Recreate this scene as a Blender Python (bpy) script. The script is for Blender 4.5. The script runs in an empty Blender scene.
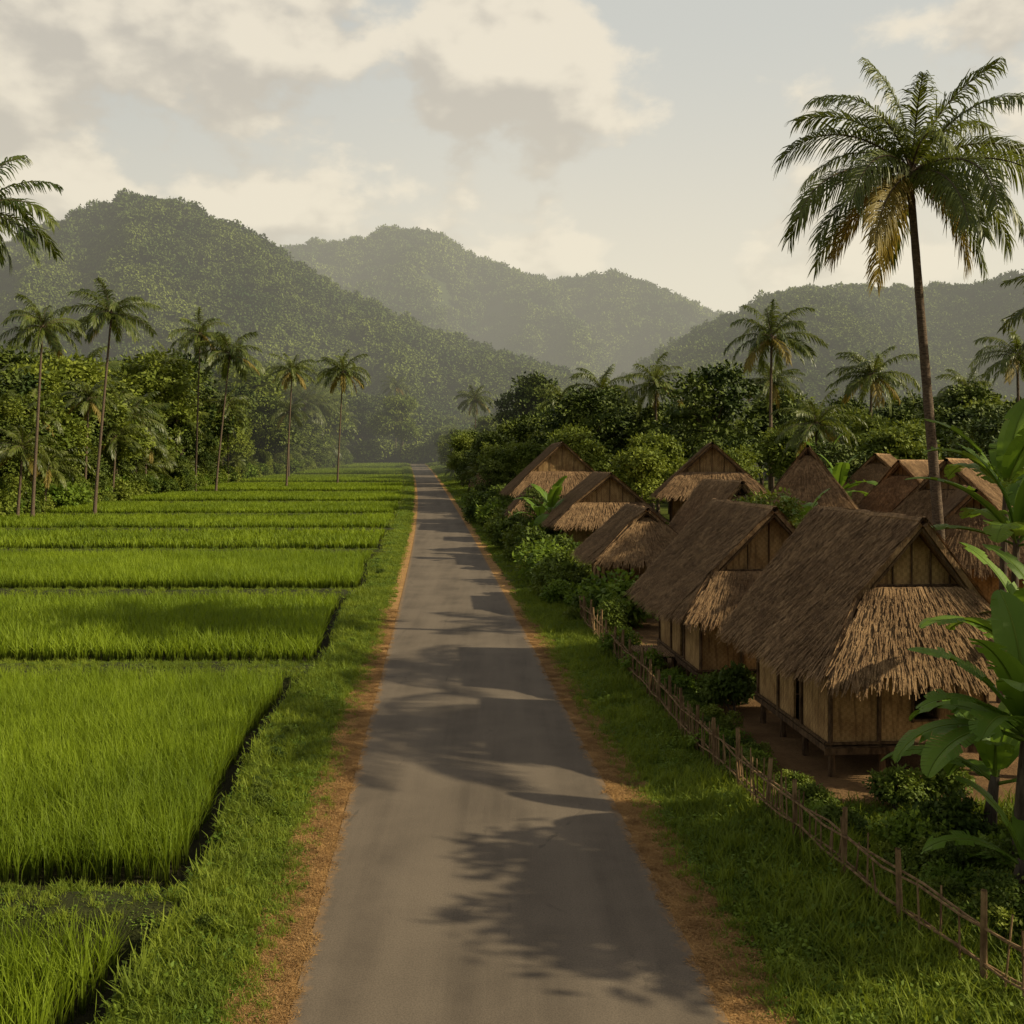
import bpy, math, random
import numpy as np
from mathutils import Vector, Matrix
R = np.random.default_rng(11)
scene = bpy.context.scene
PI = math.pi

# ------------------------------------------------------------------ helpers
def link(o, parent=None):
    scene.collection.objects.link(o)
    if parent is not None: o.parent = parent
    return o
def empty(name, loc=(0,0,0), rz=0, s=1):
    e = bpy.data.objects.new(name, None); e.location = loc; e.rotation_euler = (0,0,rz)
    e.scale = (s,s,s) if not hasattr(s,'__len__') else s
    e.empty_display_size = .3
    return link(e)
class MB:
    def __init__(s): s.V=[]; s.F=[]; s.M=[]; s.n=0
    def add(s, v, f, m=0):
        v=np.asarray(v,float).reshape(-1,3); f=np.asarray(f,int).reshape(-1,4)
        s.V.append(v); s.F.append(f+s.n); s.M.append(np.full(len(f),m)); s.n+=len(v)
    def mesh(s, name, mats, smooth=False):
        V=np.concatenate(s.V); F=np.concatenate(s.F); M=np.concatenate(s.M)
        me=bpy.data.meshes.new(name)
        me.vertices.add(len(V)); me.vertices.foreach_set('co',V.astype(np.float32).ravel())
        me.loops.add(len(F)*4); me.loops.foreach_set('vertex_index',F.astype(np.int32).ravel())
        me.polygons.add(len(F)); me.polygons.foreach_set('loop_start',(np.arange(len(F))*4).astype(np.int32))
        for m in mats: me.materials.append(m)
        me.polygons.foreach_set('material_index',M.astype(np.int32))
        me.polygons.foreach_set('use_smooth',np.full(len(F),smooth))
        me.update(calc_edges=True)
        return me
    def obj(s, name, mats, parent=None, smooth=False):
        return link(bpy.data.objects.new(name, s.mesh(name,mats,smooth)), parent)
def nrm(a):
    a=np.asarray(a,float); return a/np.maximum(np.linalg.norm(a,axis=-1,keepdims=True),1e-9)
def tube(mb, pts, rad, n=6, m=0):
    P=np.asarray(pts,float); k=len(P); rad=np.broadcast_to(rad,(k,))
    T=nrm(np.gradient(P,axis=0)); ref=np.array([0,1.,0]) if abs(T[0][1])<.8 else np.array([1.,0,0])
    A=nrm(np.cross(T,ref)); B=np.cross(T,A); a=np.arange(n)*2*PI/n
    V=P[:,None]+rad[:,None,None]*(np.cos(a)[None,:,None]*A[:,None]+np.sin(a)[None,:,None]*B[:,None])
    i=np.arange(k-1)[:,None]*n; j=np.arange(n)[None]; j2=(j+1)%n
    F=np.stack([i+j,i+j2,i+n+j2,i+n+j],-1).reshape(-1,4)
    mb.add(V.reshape(-1,3),F,m)
def box(mb,x0,x1,y0,y1,z0,z1,m=0):
    v=[(x0,y0,z0),(x1,y0,z0),(x1,y1,z0),(x0,y1,z0),(x0,y0,z1),(x1,y0,z1),(x1,y1,z1),(x0,y1,z1)]
    mb.add(v,[(0,3,2,1),(4,5,6,7),(0,1,5,4),(1,2,6,5),(2,3,7,6),(3,0,4,7)],m)
def diamonds(mb,P,D,S,L,W,m=0,fold=0.0):
    L=np.broadcast_to(L,(len(P),))[:,None]; W=np.broadcast_to(W,(len(P),))[:,None]
    V=np.stack([P,P+D*L*.45+S*W*.5,P+D*L,P+D*L*.45-S*W*.5],1)
    F=np.arange(len(P)*4).reshape(-1,4); mb.add(V.reshape(-1,3),F,m)
def road_x(Y):
    Y=np.asarray(Y,float); return .7-.0705*Y-.00009*Y*np.abs(Y)
def zt(Y):
    Y=np.asarray(Y,float)
    a=.0001*np.clip(Y-40,0,200)**2
    return a+.036*np.clip(Y-240,0,210)
def wob(x,y):
    return .5*np.sin(x*.9+1.3*np.sin(y*.7))+.3*np.sin(y*1.7+x*.6)+.2*np.sin(x*3.1-y*2.3)
PAD=[(2.5,12.2),(14.4,26.6),(30.6,42.8),(48.5,63.5),(70,83.5),(90,104.5),(112,129),(138,157),(167,189),(200,224),(236,261),(274,300)]
TL_Y=[0,64,68,90,120,165,200,260,300,340]; TL_X=[-37,-37,-51,-53,-55,-55,-56,-52,-48,-46]
def left_lim(Y): return np.interp(Y,TL_Y,TL_X)
def pad_edge(Y): return road_x(Y)-4.4-.2*np.sin(np.asarray(Y)*.35)
FX=[(6,6.6),(9,5.9),(10.8,5.3),(13.2,4.65),(15.9,4.15),(20.7,3.65),(33,2.75),(38,2.45)]
def fence_x(Y):
    Y=np.asarray(Y,float)
    return np.where(Y<38,np.interp(Y,[a for a,b in FX],[b for a,b in FX]),road_x(Y)+4.6)
def gz(X,Y):
    X=np.asarray(X,float); Y=np.asarray(Y,float)
    d=np.abs(X-road_x(Y)); k=np.clip((d-3.2)/2,0,1)
    z=zt(Y)+.05*k*wob(X,Y)
    inp=(X<pad_edge(Y)+.15)&(Y<305)
    return np.where(inp,zt(Y)-.32,z)

# ------------------------------------------------------------------ materials
class NT:
    def __init__(s,name):
        s.m=bpy.data.materials.new(name); s.m.use_nodes=True; s.t=s.m.node_tree; s.t.nodes.clear()
        s.out=s.n('ShaderNodeOutputMaterial')
    def n(s,t,**k):
        x=s.t.nodes.new(t)
        for a,b in k.items(): setattr(x,a,b)
        return x
    def l(s,a,b): s.t.links.new(a,b)
    def set(s,inp,v):
        if isinstance(v,bpy.types.NodeSocket): s.l(v,inp)
        else:
            if hasattr(v,'__len__') and len(v)==3 and inp.type=='RGBA': v=(*v,1)
            inp.default_value=v
    def pos(s): return s.n('ShaderNodeNewGeometry').outputs['Position']
    def objc(s): return s.n('ShaderNodeTexCoord').outputs['Object']
    def mapp(s,v,sc,loc=(0,0,0)):
        x=s.n('ShaderNodeMapping'); s.l(v,x.inputs[0]); x.inputs['Scale'].default_value=sc; x.inputs['Location'].default_value=loc; return x.outputs[0]
    def noise(s,v,scale,detail=4,rough=.55,dist=0):
        x=s.n('ShaderNodeTexNoise'); s.l(v,x.inputs['Vector']); x.inputs['Scale'].default_value=scale
        x.inputs['Detail'].default_value=detail; x.inputs['Roughness'].default_value=rough; x.inputs['Distortion'].default_value=dist
        return x.outputs['Fac']
    def ramp(s,f,a,b,lo=0.,hi=1.):
        x=s.n('ShaderNodeMapRange'); x.interpolation_type='SMOOTHSTEP'; s.set(x.inputs[0],f)
        for i,v in zip((1,2,3,4),(a,b,lo,hi)): s.set(x.inputs[i],v)
        return x.outputs[0]
    def mix(s,f,a,b,mode='MIX'):
        x=s.n('ShaderNodeMix',data_type='RGBA',blend_type=mode); s.set(x.inputs[0],f); s.set(x.inputs[6],a); s.set(x.inputs[7],b)
        return x.outputs[2]
    def math(s,op,a,b=0.):
        x=s.n('ShaderNodeMath',operation=op); s.set(x.inputs[0],a); s.set(x.inputs[1],b); return x.outputs[0]
    def bump(s,h,st,d=.02):
        x=s.n('ShaderNodeBump'); s.l(h,x.inputs['Height']); x.inputs['Strength'].default_value=st; x.inputs['Distance'].default_value=d; return x.outputs[0]
    def bsdf(s,col,rough=.8,spec=.3,normal=None,transl=0,tcol=None):
        p=s.n('ShaderNodeBsdfPrincipled'); s.set(p.inputs['Base Color'],col); s.set(p.inputs['Roughness'],rough)
        p.inputs['Specular IOR Level'].default_value=spec
        if normal is not None: s.l(normal,p.inputs['Normal'])
        o=p.outputs[0]
        if transl:
            t=s.n('ShaderNodeBsdfTranslucent'); s.set(t.inputs[0],tcol if tcol is not None else col)
            mx=s.n('ShaderNodeMixShader'); mx.inputs[0].default_value=transl; s.l(o,mx.inputs[1]); s.l(t.outputs[0],mx.inputs[2]); o=mx.outputs[0]
        s.l(o,s.out.inputs[0]); return s.m
def leafmat(name,c1,c2,transl=.3,rough=.55,ns=.35,spec=.3,base=None,bh=.3):
    t=NT(name); oi=t.n('ShaderNodeObjectInfo').outputs['Random']
    f=t.ramp(t.noise(t.pos(),ns,1.5),.35,.66)
    f3=t.math('ADD',t.math('MULTIPLY',f,.62),t.math('MULTIPLY',oi,.38))
    c=t.mix(f3,c1,c2)
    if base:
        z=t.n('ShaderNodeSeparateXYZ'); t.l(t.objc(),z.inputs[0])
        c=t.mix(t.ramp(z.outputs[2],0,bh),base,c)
    tc=t.mix(.5,c,(c2[0]*1.3,c2[1]*1.2,c2[2]*.7))
    return t.bsdf(c,rough,spec,None,transl,tc)
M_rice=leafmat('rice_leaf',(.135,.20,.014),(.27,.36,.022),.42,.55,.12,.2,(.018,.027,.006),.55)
M_grass=leafmat('grass_blade',(.11,.16,.016),(.26,.32,.032),.35,.6,.5,.2)
M_weed=leafmat('weed_leaf',(.08,.145,.016),(.21,.29,.032),.3,.6,.7,.2)
M_leafA=leafmat('tree_leaf',(.03,.054,.008),(.145,.18,.024),0,.6,.25,.2)
M_leafB=leafmat('tree_leaf_light',(.09,.13,.016),(.23,.27,.035),.2,.6,.25,.2)
M_leafH=leafmat('hill_canopy',(.03,.06,.012),(.18,.22,.042),0,.8,.022,.1)
M_palm=leafmat('palm_leaflet',(.045,.07,.012),(.16,.19,.028),.3,.42,.6,.4)
M_palmy=leafmat('palm_leaflet_dry',(.18,.15,.03),(.32,.24,.055),.3,.6,.9)
M_ban=leafmat('banana_leaf',(.08,.16,.016),(.18,.29,.03),.38,.5,.8,.25)
M_shr=leafmat('shrub_leaf',(.045,.08,.012),(.16,.21,.026),.2,.6,.8,.2)
def barkmat(name,a,b,zs=1.5):
    t=NT(name); v=t.mapp(t.pos(),(6,6,zs)); n=t.noise(v,1.5,5,.65)
    return t.bsdf(t.mix(t.ramp(n,.3,.7),a,b),.9,.15,t.bump(n,.7,.05))
M_bark=barkmat('bark',(.05,.037,.025),(.14,.11,.08))
M_ptrunk=barkmat('palm_trunk_bark',(.06,.042,.03),(.17,.125,.085),14)
M_wood=barkmat('weathered_wood',(.05,.03,.016),(.17,.105,.055),2)
M_bamb=barkmat('bamboo_stick',(.11,.063,.032),(.32,.21,.105),2)
def thatchmat():
    t=NT('thatch'); oi=t.n('ShaderNodeObjectInfo').outputs['Random']
    n=t.noise(t.pos(),1.1,5,.7); k=t.noise(t.pos(),7,4,.7); k2=t.noise(t.mapp(t.pos(),(45,45,9)),1,2)
    c=t.mix(t.ramp(n,.3,.7),(.19,.112,.056),(.42,.265,.135))
    c=t.mix(t.math('MULTIPLY',t.ramp(k,.6,.38),.65),c,(.075,.043,.025))
    c=t.mix(t.math('MULTIPLY',t.ramp(k2,.5,.75),.6),c,(.58,.40,.215))
    c=t.mix(t.math('MULTIPLY',oi,.25),c,(.14,.08,.045))
    return t.bsdf(c,.92,.1,t.bump(k2,.5,.02))
M_thatch=thatchmat()
def weavemat():
    t=NT('woven_bamboo'); s=t.n('ShaderNodeSeparateXYZ'); t.l(t.objc(),s.inputs[0])
    u=t.math('ADD',s.outputs[0],s.outputs[1]); cb=t.n('ShaderNodeCombineXYZ'); t.l(u,cb.inputs[0]); t.l(s.outputs[2],cb.inputs[1])
    ch=t.n('ShaderNodeTexChecker'); t.l(cb.outputs[0],ch.inputs[0]); ch.inputs['Scale'].default_value=15
    st=t.noise(t.pos(),1.7,5,.65); st2=t.noise(t.mapp(cb.outputs[0],(30,90,1)),1,2)
    st3=t.noise(t.mapp(cb.outputs[0],(14,1.2,1)),1,3)
    c=t.mix(t.ramp(st,.3,.72),(.23,.125,.047),(.54,.34,.145))
    c=t.mix(t.math('MULTIPLY',ch.outputs['Fac'],.28),c,(.13,.07,.027))
    c=t.mix(t.math('MULTIPLY',t.ramp(st2,.45,.7),.4),c,(.58,.39,.175))
    c=t.mix(t.math('MULTIPLY',t.ramp(st3,.46,.68),.6),c,(.11,.06,.026))
    return t.bsdf(c,.8,.2,t.bump(ch.outputs['Fac'],.4,.01))
M_weave=weavemat()
def asphalt():
    t=NT('asphalt'); a=t.n('ShaderNodeAttribute',attribute_name='across').outputs['Fac']
    p=t.pos(); n=t.noise(p,.5,5,.6); f=t.noise(p,45,2,.7); s=t.noise(t.mapp(p,(2.2,.12,1)),1,5,.6); b=t.noise(p,7,4,.7)
    c=t.mix(t.ramp(n,.3,.7),(.105,.083,.061),(.168,.133,.097))
    c=t.mix(t.math('MULTIPLY',t.ramp(s,.35,.7),.5),c,(.20,.158,.114))
    tr=t.ramp(t.math('ABSOLUTE',t.math('SUBTRACT',t.math('ABSOLUTE',a),.45)),.05,.25,.3,0.)
    c=t.mix(tr,c,(.205,.164,.12))
    c=t.mix(t.math('MULTIPLY',t.ramp(f,.4,.7),.5),c,(.05,.041,.032))
    c=t.mix(t.math('MULTIPLY',t.ramp(f,.62,.75),.4),c,(.38,.31,.22))
    ed=t.ramp(t.math('ADD',t.math('ABSOLUTE',a),t.math('MULTIPLY',t.math('SUBTRACT',b,.5),.22)),.93,1.0)
    c=t.mix(t.math('MULTIPLY',ed,.7),c,(.24,.15,.075))
    v=t.n('ShaderNodeTexVoronoi',feature='DISTANCE_TO_EDGE'); t.l(t.mapp(p,(.6,.22,1)),v.inputs['Vector']); v.inputs['Scale'].default_value=1.
    nn=t.noise(p,3,4)
    ck=t.ramp(t.math('ADD',v.outputs[0],t.math('MULTIPLY',t.math('SUBTRACT',nn,.5),.1)),.0,.010,.35,0.)
    c=t.mix(t.math('MULTIPLY',ck,t.ramp(n,.52,.62)),c,(.04,.034,.028))
    return t.bsdf(c,.85,.2,t.bump(f,.35,.01))
M_road=asphalt()
def dirtmat(name,a,b,c3):
    t=NT(name); p=t.pos(); n=t.noise(p,1.6,5,.65); f=t.noise(p,28,3,.7)
    c=t.mix(t.ramp(n,.3,.7),a,b); c=t.mix(t.math('MULTIPLY',t.ramp(f,.5,.7),.6),c,c3)
    c=t.mix(t.math('MULTIPLY',t.ramp(f,.42,.3),.5),c,(a[0]*.35,a[1]*.35,a[2]*.35))
    return t.bsdf(c,.95,.1,t.bump(f,.8,.03))
M_should=dirtmat('orange_dirt',(.25,.135,.05),(.42,.24,.088),(.60,.39,.18))
M_mud=dirtmat('paddy_mud',(.022,.02,.010),(.035,.03,.014),(.045,.05,.016))
def groundmat():
    t=NT('ground_soil_grass'); p=t.pos(); d=t.n('ShaderNodeAttribute',attribute_name='dirt').outputs['Fac']
    n=t.noise(p,.8,5,.65); f=t.noise(p,16,4,.7)
    g=t.mix(t.ramp(n,.3,.7),(.05,.07,.013),(.11,.13,.02)); g=t.mix(t.math('MULTIPLY',t.ramp(f,.55,.7),.5),g,(.15,.16,.03))
    s=t.mix(t.ramp(n,.3,.7),(.14,.08,.037),(.25,.15,.07)); s=t.mix(t.math('MULTIPLY',t.ramp(f,.5,.7),.5),s,(.08,.05,.026))
    k=t.ramp(t.math('ADD',d,t.math('MULTIPLY',t.math('SUBTRACT',n,.5),1.0)),.4,.6)
    return t.bsdf(t.mix(k,g,s),.95,.1,t.bump(f,.8,.05))
M_ground=groundmat()
M_dike=dirtmat('dike_earth',(.03,.032,.012),(.045,.052,.016),(.07,.075,.022))
M_hillg=dirtmat('hill_soil',(.02,.034,.01),(.035,.05,.014),(.05,.06,.02))

# ------------------------------------------------------------------ ground
def axis(parts):
    a=[]
    for lo,hi,st in parts: a+=list(np.arange(lo,hi,st))
    a.append(parts[-1][1]); return np.array(a)
def make_ground():
    xs=axis([(-1600,-200,100),(-200,-60,10),(-60,-16,2),(-16,16,.4),(16,60,2),(60,200,10),(200,1600,100)])
    ys=axis([(-120,-10,10),(-10,60,.5),(60,450,3),(450,2400,65)])
    X,Y=np.meshgrid(xs,ys); Z=gz(X,Y)
    mb=MB(); nx=len(xs); i=np.arange(len(ys)-1)[:,None]*nx; j=np.arange(nx-1)[None]
    F=np.stack([i+j,i+j+1,i+nx+j+1,i+nx+j],-1)
    mb.add(np.stack([X,Y,Z],-1),F); o=mb.obj('ground',[M_ground],smooth=True)
    d=((X>fence_x(Y)+.9)&(X<40)&(Y>15.2)&(Y<60)).astype(float)
    d=np.maximum(d,((X>fence_x(Y)-.2)&(X<20)&(Y>14)&(Y<26)).astype(float)*.55)
    at=o.data.attributes.new('dirt','FLOAT','POINT'); at.data.foreach_set('value',d.ravel().astype(np.float32))
    return ys
YS=make_ground()
def strip(name,mat,offs,y0,y1,dz,jag=None):
    ys=YS[(YS>=y0)&(YS<=y1)]
    if jag:
        ys2=[]
        for a,b in zip(ys[:-1],ys[1:]): ys2+= [a,(a+b)/2] if b<=60 else [a]
        ys=np.array(ys2+[ys[-1]])
    c=road_x(ys); V=[]
    for k,o in enumerate(offs):
        oo=o+ (R.normal(0,jag[k],len(ys)) if jag and jag[k]>0 else 0)
        if jag and jag[k]>0: oo=oo+.08*np.sin(ys*.8+k)+.06*np.sin(ys*.27+k*2)
        V.append(np.stack([c+oo,ys,zt(ys)+dz],-1))
    V=np.stack(V,1); n=len(offs); mb=MB(); i=np.arange(len(ys)-1)[:,None]*n; j=np.arange(n-1)[None]
    F=np.stack([i+j,i+j+1,i+n+j+1,i+n+j],-1); mb.add(V,F); o=mb.obj(name,[mat])
    return o,ys
RO=[-2.28,-1.6,-1.1,-.5,0,.5,1.1,1.6,2.28]
o,ys=strip('road',M_road,RO,-10,440,.045)
at=o.data.attributes.new('across','FLOAT','POINT')
at.data.foreach_set('value',np.tile(np.array(RO)/2.28,len(ys)).astype(np.float32))
strip('dirt_shoulder',M_should,[-2.8,-2.2],-10,440,.03,[.06,0])
strip('dirt_shoulder',M_should,[2.2,2.85],-10,440,.03,[0,.06])

# ------------------------------------------------------------------ GN instancing
def gn_for(coll):
    ng=bpy.data.node_groups.new('scatter_'+coll.name,'GeometryNodeTree')
    ng.interface.new_socket('Geometry',in_out='INPUT',socket_type='NodeSocketGeometry')
    ng.interface.new_socket('Geometry',in_out='OUTPUT',socket_type='NodeSocketGeometry')
    N=ng.nodes; gi=N.new('NodeGroupInput'); go=N.new('NodeGroupOutput'); iop=N.new('GeometryNodeInstanceOnPoints'); ci=N.new('GeometryNodeCollectionInfo')
    ci.inputs['Collection'].default_value=coll; ci.inputs['Separate Children'].default_value=True; ci.inputs['Reset Children'].default_value=True
    def att(nm,ty):
        a=N.new('GeometryNodeInputNamedAttribute'); a.data_type=ty; a.inputs['Name'].default_value=nm
        return [s for s in a.outputs if s.enabled and s.name=='Attribute'][0]
    L=ng.links.new
    L(gi.outputs[0],iop.inputs['Points']); L(ci.outputs[0],iop.inputs['Instance']); iop.inputs['Pick Instance'].default_value=True
    L(att('idx','INT'),iop.inputs['Instance Index']); L(att('rot','FLOAT_VECTOR'),iop.inputs['Rotation']); L(att('scl','FLOAT_VECTOR'),iop.inputs['Scale'])
    L(iop.outputs[0],go.inputs[0]); return ng
def collection(name,meshes):
    c=bpy.data.collections.new(name)
    for i,me in enumerate(meshes): c.objects.link(bpy.data.objects.new('%s_src_%02d'%(name,i),me))
    return (c,gn_for(c),len(meshes))
def scatter(name,C,P,scale,rot=None,idx=None,parent=None):
    P=np.asarray(P,float); n=len(P)
    me=bpy.data.meshes.new(name); me.vertices.add(n); me.vertices.foreach_set('co',P.astype(np.float32).ravel())
    if rot is None:
        rot=np.zeros((n,3)); rot[:,2]=R.uniform(0,2*PI,n); rot[:,:2]=R.normal(0,.08,(n,2))
    scale=np.asarray(scale,float)
    if scale.ndim<2: scale=np.repeat(np.broadcast_to(scale,(n,))[:,None],3,1)
    if idx is None: idx=R.integers(0,C[2],n)
    a=me.attributes.new('rot','FLOAT_VECTOR','POINT'); a.data.foreach_set('vector',rot.astype(np.float32).ravel())
    a=me.attributes.new('scl','FLOAT_VECTOR','POINT'); a.data.foreach_set('vector',scale.astype(np.float32).ravel())
    a=me.attributes.new('idx','INT','POINT'); a.data.foreach_set('value',idx.astype(np.int32))
    o=link(bpy.data.objects.new(name,me),parent); m=o.modifiers.new('scatter','NODES'); m.node_group=C[1]; return o

# ------------------------------------------------------------------ grass / rice
def blades(mb,base,h,w,lean,m=0,seg=3):
    n=len(base); az=R.uniform(0,2*PI,n); d=np.stack([np.cos(az),np.sin(az),np.zeros(n)],-1)
    wa=az+PI/2+R.normal(0,.5,n); S=np.stack([np.cos(wa),np.sin(wa),np.zeros(n)],-1)
    h=np.broadcast_to(h,(n,))[:,None]; lean=np.broadcast_to(lean,(n,))[:,None]; ws=[.7,1,.7,.08] if seg==3 else [.9,1,.1]
    V=[]
    for k in range(seg+1):
        s=k/seg; c=base+d*lean*h*s**2.2+np.array([0,0,1.])*h*(s-.22*lean*s**3)
        V+= [c-S*w*ws[k]/2, c+S*w*ws[k]/2]
    V=np.stack(V,1); q=np.array([[2*k,2*k+1,2*k+3,2*k+2] for k in range(seg)])
    F=(np.arange(n)*(2*(seg+1)))[:,None,None]+q[None]; mb.add(V.reshape(-1,3),F.reshape(-1,4),m)
def rice_patch(size,sp,nb,w,seed,seg=3):
    mb=MB(); g=np.arange(-size/2+sp/2,size/2,sp); X,Y=np.meshgrid(g,g); c=np.stack([X.ravel(),Y.ravel()],-1)+R.normal(0,sp*.16,(X.size,2))
    hh=R.normal(.86,.05,len(c)); b=np.repeat(c,nb,0)+R.normal(0,sp*.13,(len(c)*nb,2)); hb=np.repeat(hh,nb)*R.uniform(.72,1.08,len(b))
    blades(mb,np.c_[b,np.zeros(len(b))],hb,w,R.uniform(.08,.55,len(b)),seg=seg); return mb.mesh('rice_patch',[M_rice])
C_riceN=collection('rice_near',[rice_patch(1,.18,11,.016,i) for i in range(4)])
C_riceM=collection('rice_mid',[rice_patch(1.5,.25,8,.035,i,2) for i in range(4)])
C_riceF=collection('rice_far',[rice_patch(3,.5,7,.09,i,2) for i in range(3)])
def tuft(n,sp,h,w,ln):
    mb=MB(); b=np.c_[R.normal(0,sp,(n,2)),np.zeros(n)]; blades(mb,b,R.uniform(.5,1.1,n)*h,w,R.uniform(.2,1.0,n)*ln,seg=2); return mb.mesh('grass_tuft',[M_grass])
def weed(n,sp,h,ls):
    mb=MB(); az=R.uniform(0,2*PI,n); r=np.abs(R.normal(0,sp,n)); z=R.uniform(.2,1,n)*h*np.clip(1-r/(3*sp),.2,1)
    P=np.stack([np.cos(az)*r,np.sin(az)*r,z],-1); a=az+R.normal(0,.6,n)
    D=nrm(np.stack([np.cos(a),np.sin(a),R.normal(.1,.35,n)],-1)); S=nrm(np.cross(D,np.array([0,0,1.])+R.normal(0,.4,(n,3))))
    diamonds(mb,P,D,S,R.uniform(.6,1.2,n)*ls,ls*.6*R.uniform(.7,1.2,n)); return mb.mesh('weed',[M_weed])
C_grass=collection('verge',[tuft(34,.07,.17,.011,1),tuft(30,.09,.13,.012,1.1),tuft(26,.06,.24,.012,.9),weed(30,.09,.10,.055),weed(34,.12,.15,.05),weed(24,.08,.08,.045)])
C_grassF=collection('verge_far',[tuft(40,.25,.30,.035,1),tuft(36,.28,.22,.04,1),weed(50,.3,.28,.13)])
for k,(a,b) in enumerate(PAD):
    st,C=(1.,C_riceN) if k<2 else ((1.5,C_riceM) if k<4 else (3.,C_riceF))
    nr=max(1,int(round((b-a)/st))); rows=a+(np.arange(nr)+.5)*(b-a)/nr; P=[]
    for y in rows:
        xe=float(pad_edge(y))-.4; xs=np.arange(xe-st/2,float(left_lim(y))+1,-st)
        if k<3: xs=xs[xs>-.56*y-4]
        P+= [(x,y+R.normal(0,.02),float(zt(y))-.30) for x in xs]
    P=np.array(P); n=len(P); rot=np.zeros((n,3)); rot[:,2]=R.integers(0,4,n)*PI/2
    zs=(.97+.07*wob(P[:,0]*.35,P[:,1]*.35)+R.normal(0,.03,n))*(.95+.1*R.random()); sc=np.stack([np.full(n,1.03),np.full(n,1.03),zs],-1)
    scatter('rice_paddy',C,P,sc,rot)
mb=MB()
for a,b in PAD:
    ys=np.linspace(a-.5,b+.5,8)
    L=np.stack([left_lim(ys)-1,ys,zt(ys)-.29],-1); E=np.stack([pad_edge(ys)+.1,ys,zt(ys)-.29],-1)
    V=np.stack([L,E],1).reshape(-1,3); F=[(2*i,2*i+1,2*i+3,2*i+2) for i in range(7)]; mb.add(V,F)
mb.obj('paddy_mud',[M_mud])
mb=MB(); dikepts=[]
prof=[(-1,-.34),(-.8,-.02),(-.45,.10),(0,.13),(.45,.10),(.8,-.02),(1,-.34)]
gaps=[(PAD[i][1],PAD[i+1][0]) for i in range(len(PAD)-1)]+[(300,306)]
for a,b in gaps:
    hw=(b-a)/2*.62; yc=a+hw+(b-a)*.08
    x1=float(pad_edge(yc))+.6; x0=float(left_lim(yc))-1; xs=np.arange(x0,x1,.5 if yc<60 else 2.); xs=np.append(xs,x1)
    w=1+.10*np.sin(xs*1.3)+R.normal(0,.04,len(xs)); V=[]
    for u,h in prof: V.append(np.stack([xs,yc+.1*np.sin(xs*.5)+u*hw*w,float(zt(yc))+h+.03*np.sin(xs*2.1+u)],-1))
    V=np.stack(V,1); n=len(prof); i=np.arange(len(xs)-1)[:,None]*n; j=np.arange(n-1)[None]
    mb.add(V,np.stack([i+j,i+n+j,i+n+j+1,i+j+1],-1))
    dens=42 if yc<30 else (14 if yc<50 else 1.6); m=int((min(x1-x0,.56*yc+6+x1))*2*hw*dens); m=min(m,2000)
    X=R.uniform(max(x0,-.56*yc-4),x1,m); U=R.uniform(-.85,.85,m); dikepts.append((yc,np.stack([X,yc+U*hw,float(zt(yc))+.12*(1-U**2)-.03],-1)))
mb.obj('field_dike',[M_dike],smooth=True)
PN=np.concatenate([p for y,p in dikepts if y<46]); scatter('dike_grass',C_grass,PN,R.uniform(.5,1.0,len(PN)))
PF=np.concatenate([p for y,p in dikepts if y>=46]); scatter('dike_grass',C_grassF,PF,R.uniform(.35,.65,len(PF)))
def band(n,ya,yb,lo,hi,pw=1.):
    Y=ya+(yb-ya)*R.random(n)**pw; a=lo(Y); b=hi(Y); X=a+(b-a)*R.random(n); return np.stack([X,Y,gz(X,Y)],-1)
P1=band(9500,8.5,46,lambda y:pad_edge(y)+.2,lambda y:road_x(y)-2.5,1.3)
P2=band(12500,8.5,46,lambda y:road_x(y)+2.55,lambda y:fence_x(y)+.9,1.3)
P2b=band(2500,9,17,lambda y:fence_x(y)+.3,lambda y:y*.56+.5)
P=np.concatenate([P1,P2,P2b]); P[:,2]=np.maximum(P[:,2],zt(P[:,1])-.05)
d=np.abs(P[:,0]-road_x(P[:,1])); s=np.interp(d,[2.6,3.2,4.5],[.5,.95,1.4])*R.uniform(.7,1.35,len(P))*(1+.25*wob(P[:,0]*.8,P[:,1]*.5))
scatter('verge_grass',C_grass,P,s)
P=np.concatenate([band(1700,45,110,lambda y:pad_edge(y)+.2,lambda y:road_x(y)-2.7),band(2600,45,110,lambda y:road_x(y)+2.8,lambda y:road_x(y)+9),
   band(1500,110,330,lambda y:pad_edge(y)+.2,lambda y:road_x(y)-2.8),band(2300,110,380,lambda y:road_x(y)+2.8,lambda y:road_x(y)+9)])
d=np.abs(P[:,0]-road_x(P[:,1])); scatter('verge_grass',C_grassF,P,np.interp(d,[2.7,4,6],[.5,1,1.5])*R.uniform(.6,1.3,len(P))*np.interp(P[:,1],[45,110,300],[.8,1,2]))
mbs=MB(); n=140
b=np.c_[R.uniform(-.12,.12,(n,2)),R.uniform(0,.02,n)]; az=R.uniform(0,2*PI,n)
D=np.stack([np.cos(az),np.sin(az),R.normal(.05,.12,n)],-1); S=nrm(np.cross(D,[0,0,1.])); diamonds(mbs,b,D,S,R.uniform(.03,.11,n),.008)
C_straw=collection('straw',[mbs.mesh('straw_bit',[M_should])])
P=np.concatenate([band(1300,8.5,40,lambda y:road_x(y)-2.9,lambda y:road_x(y)-2.3,1.4),band(1300,8.5,40,lambda y:road_x(y)+2.3,lambda y:road_x(y)+2.95,1.4)]); P[:,2]+=.035
scatter('dry_straw',C_straw,P,R.uniform(.7,1.3,len(P)))

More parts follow.
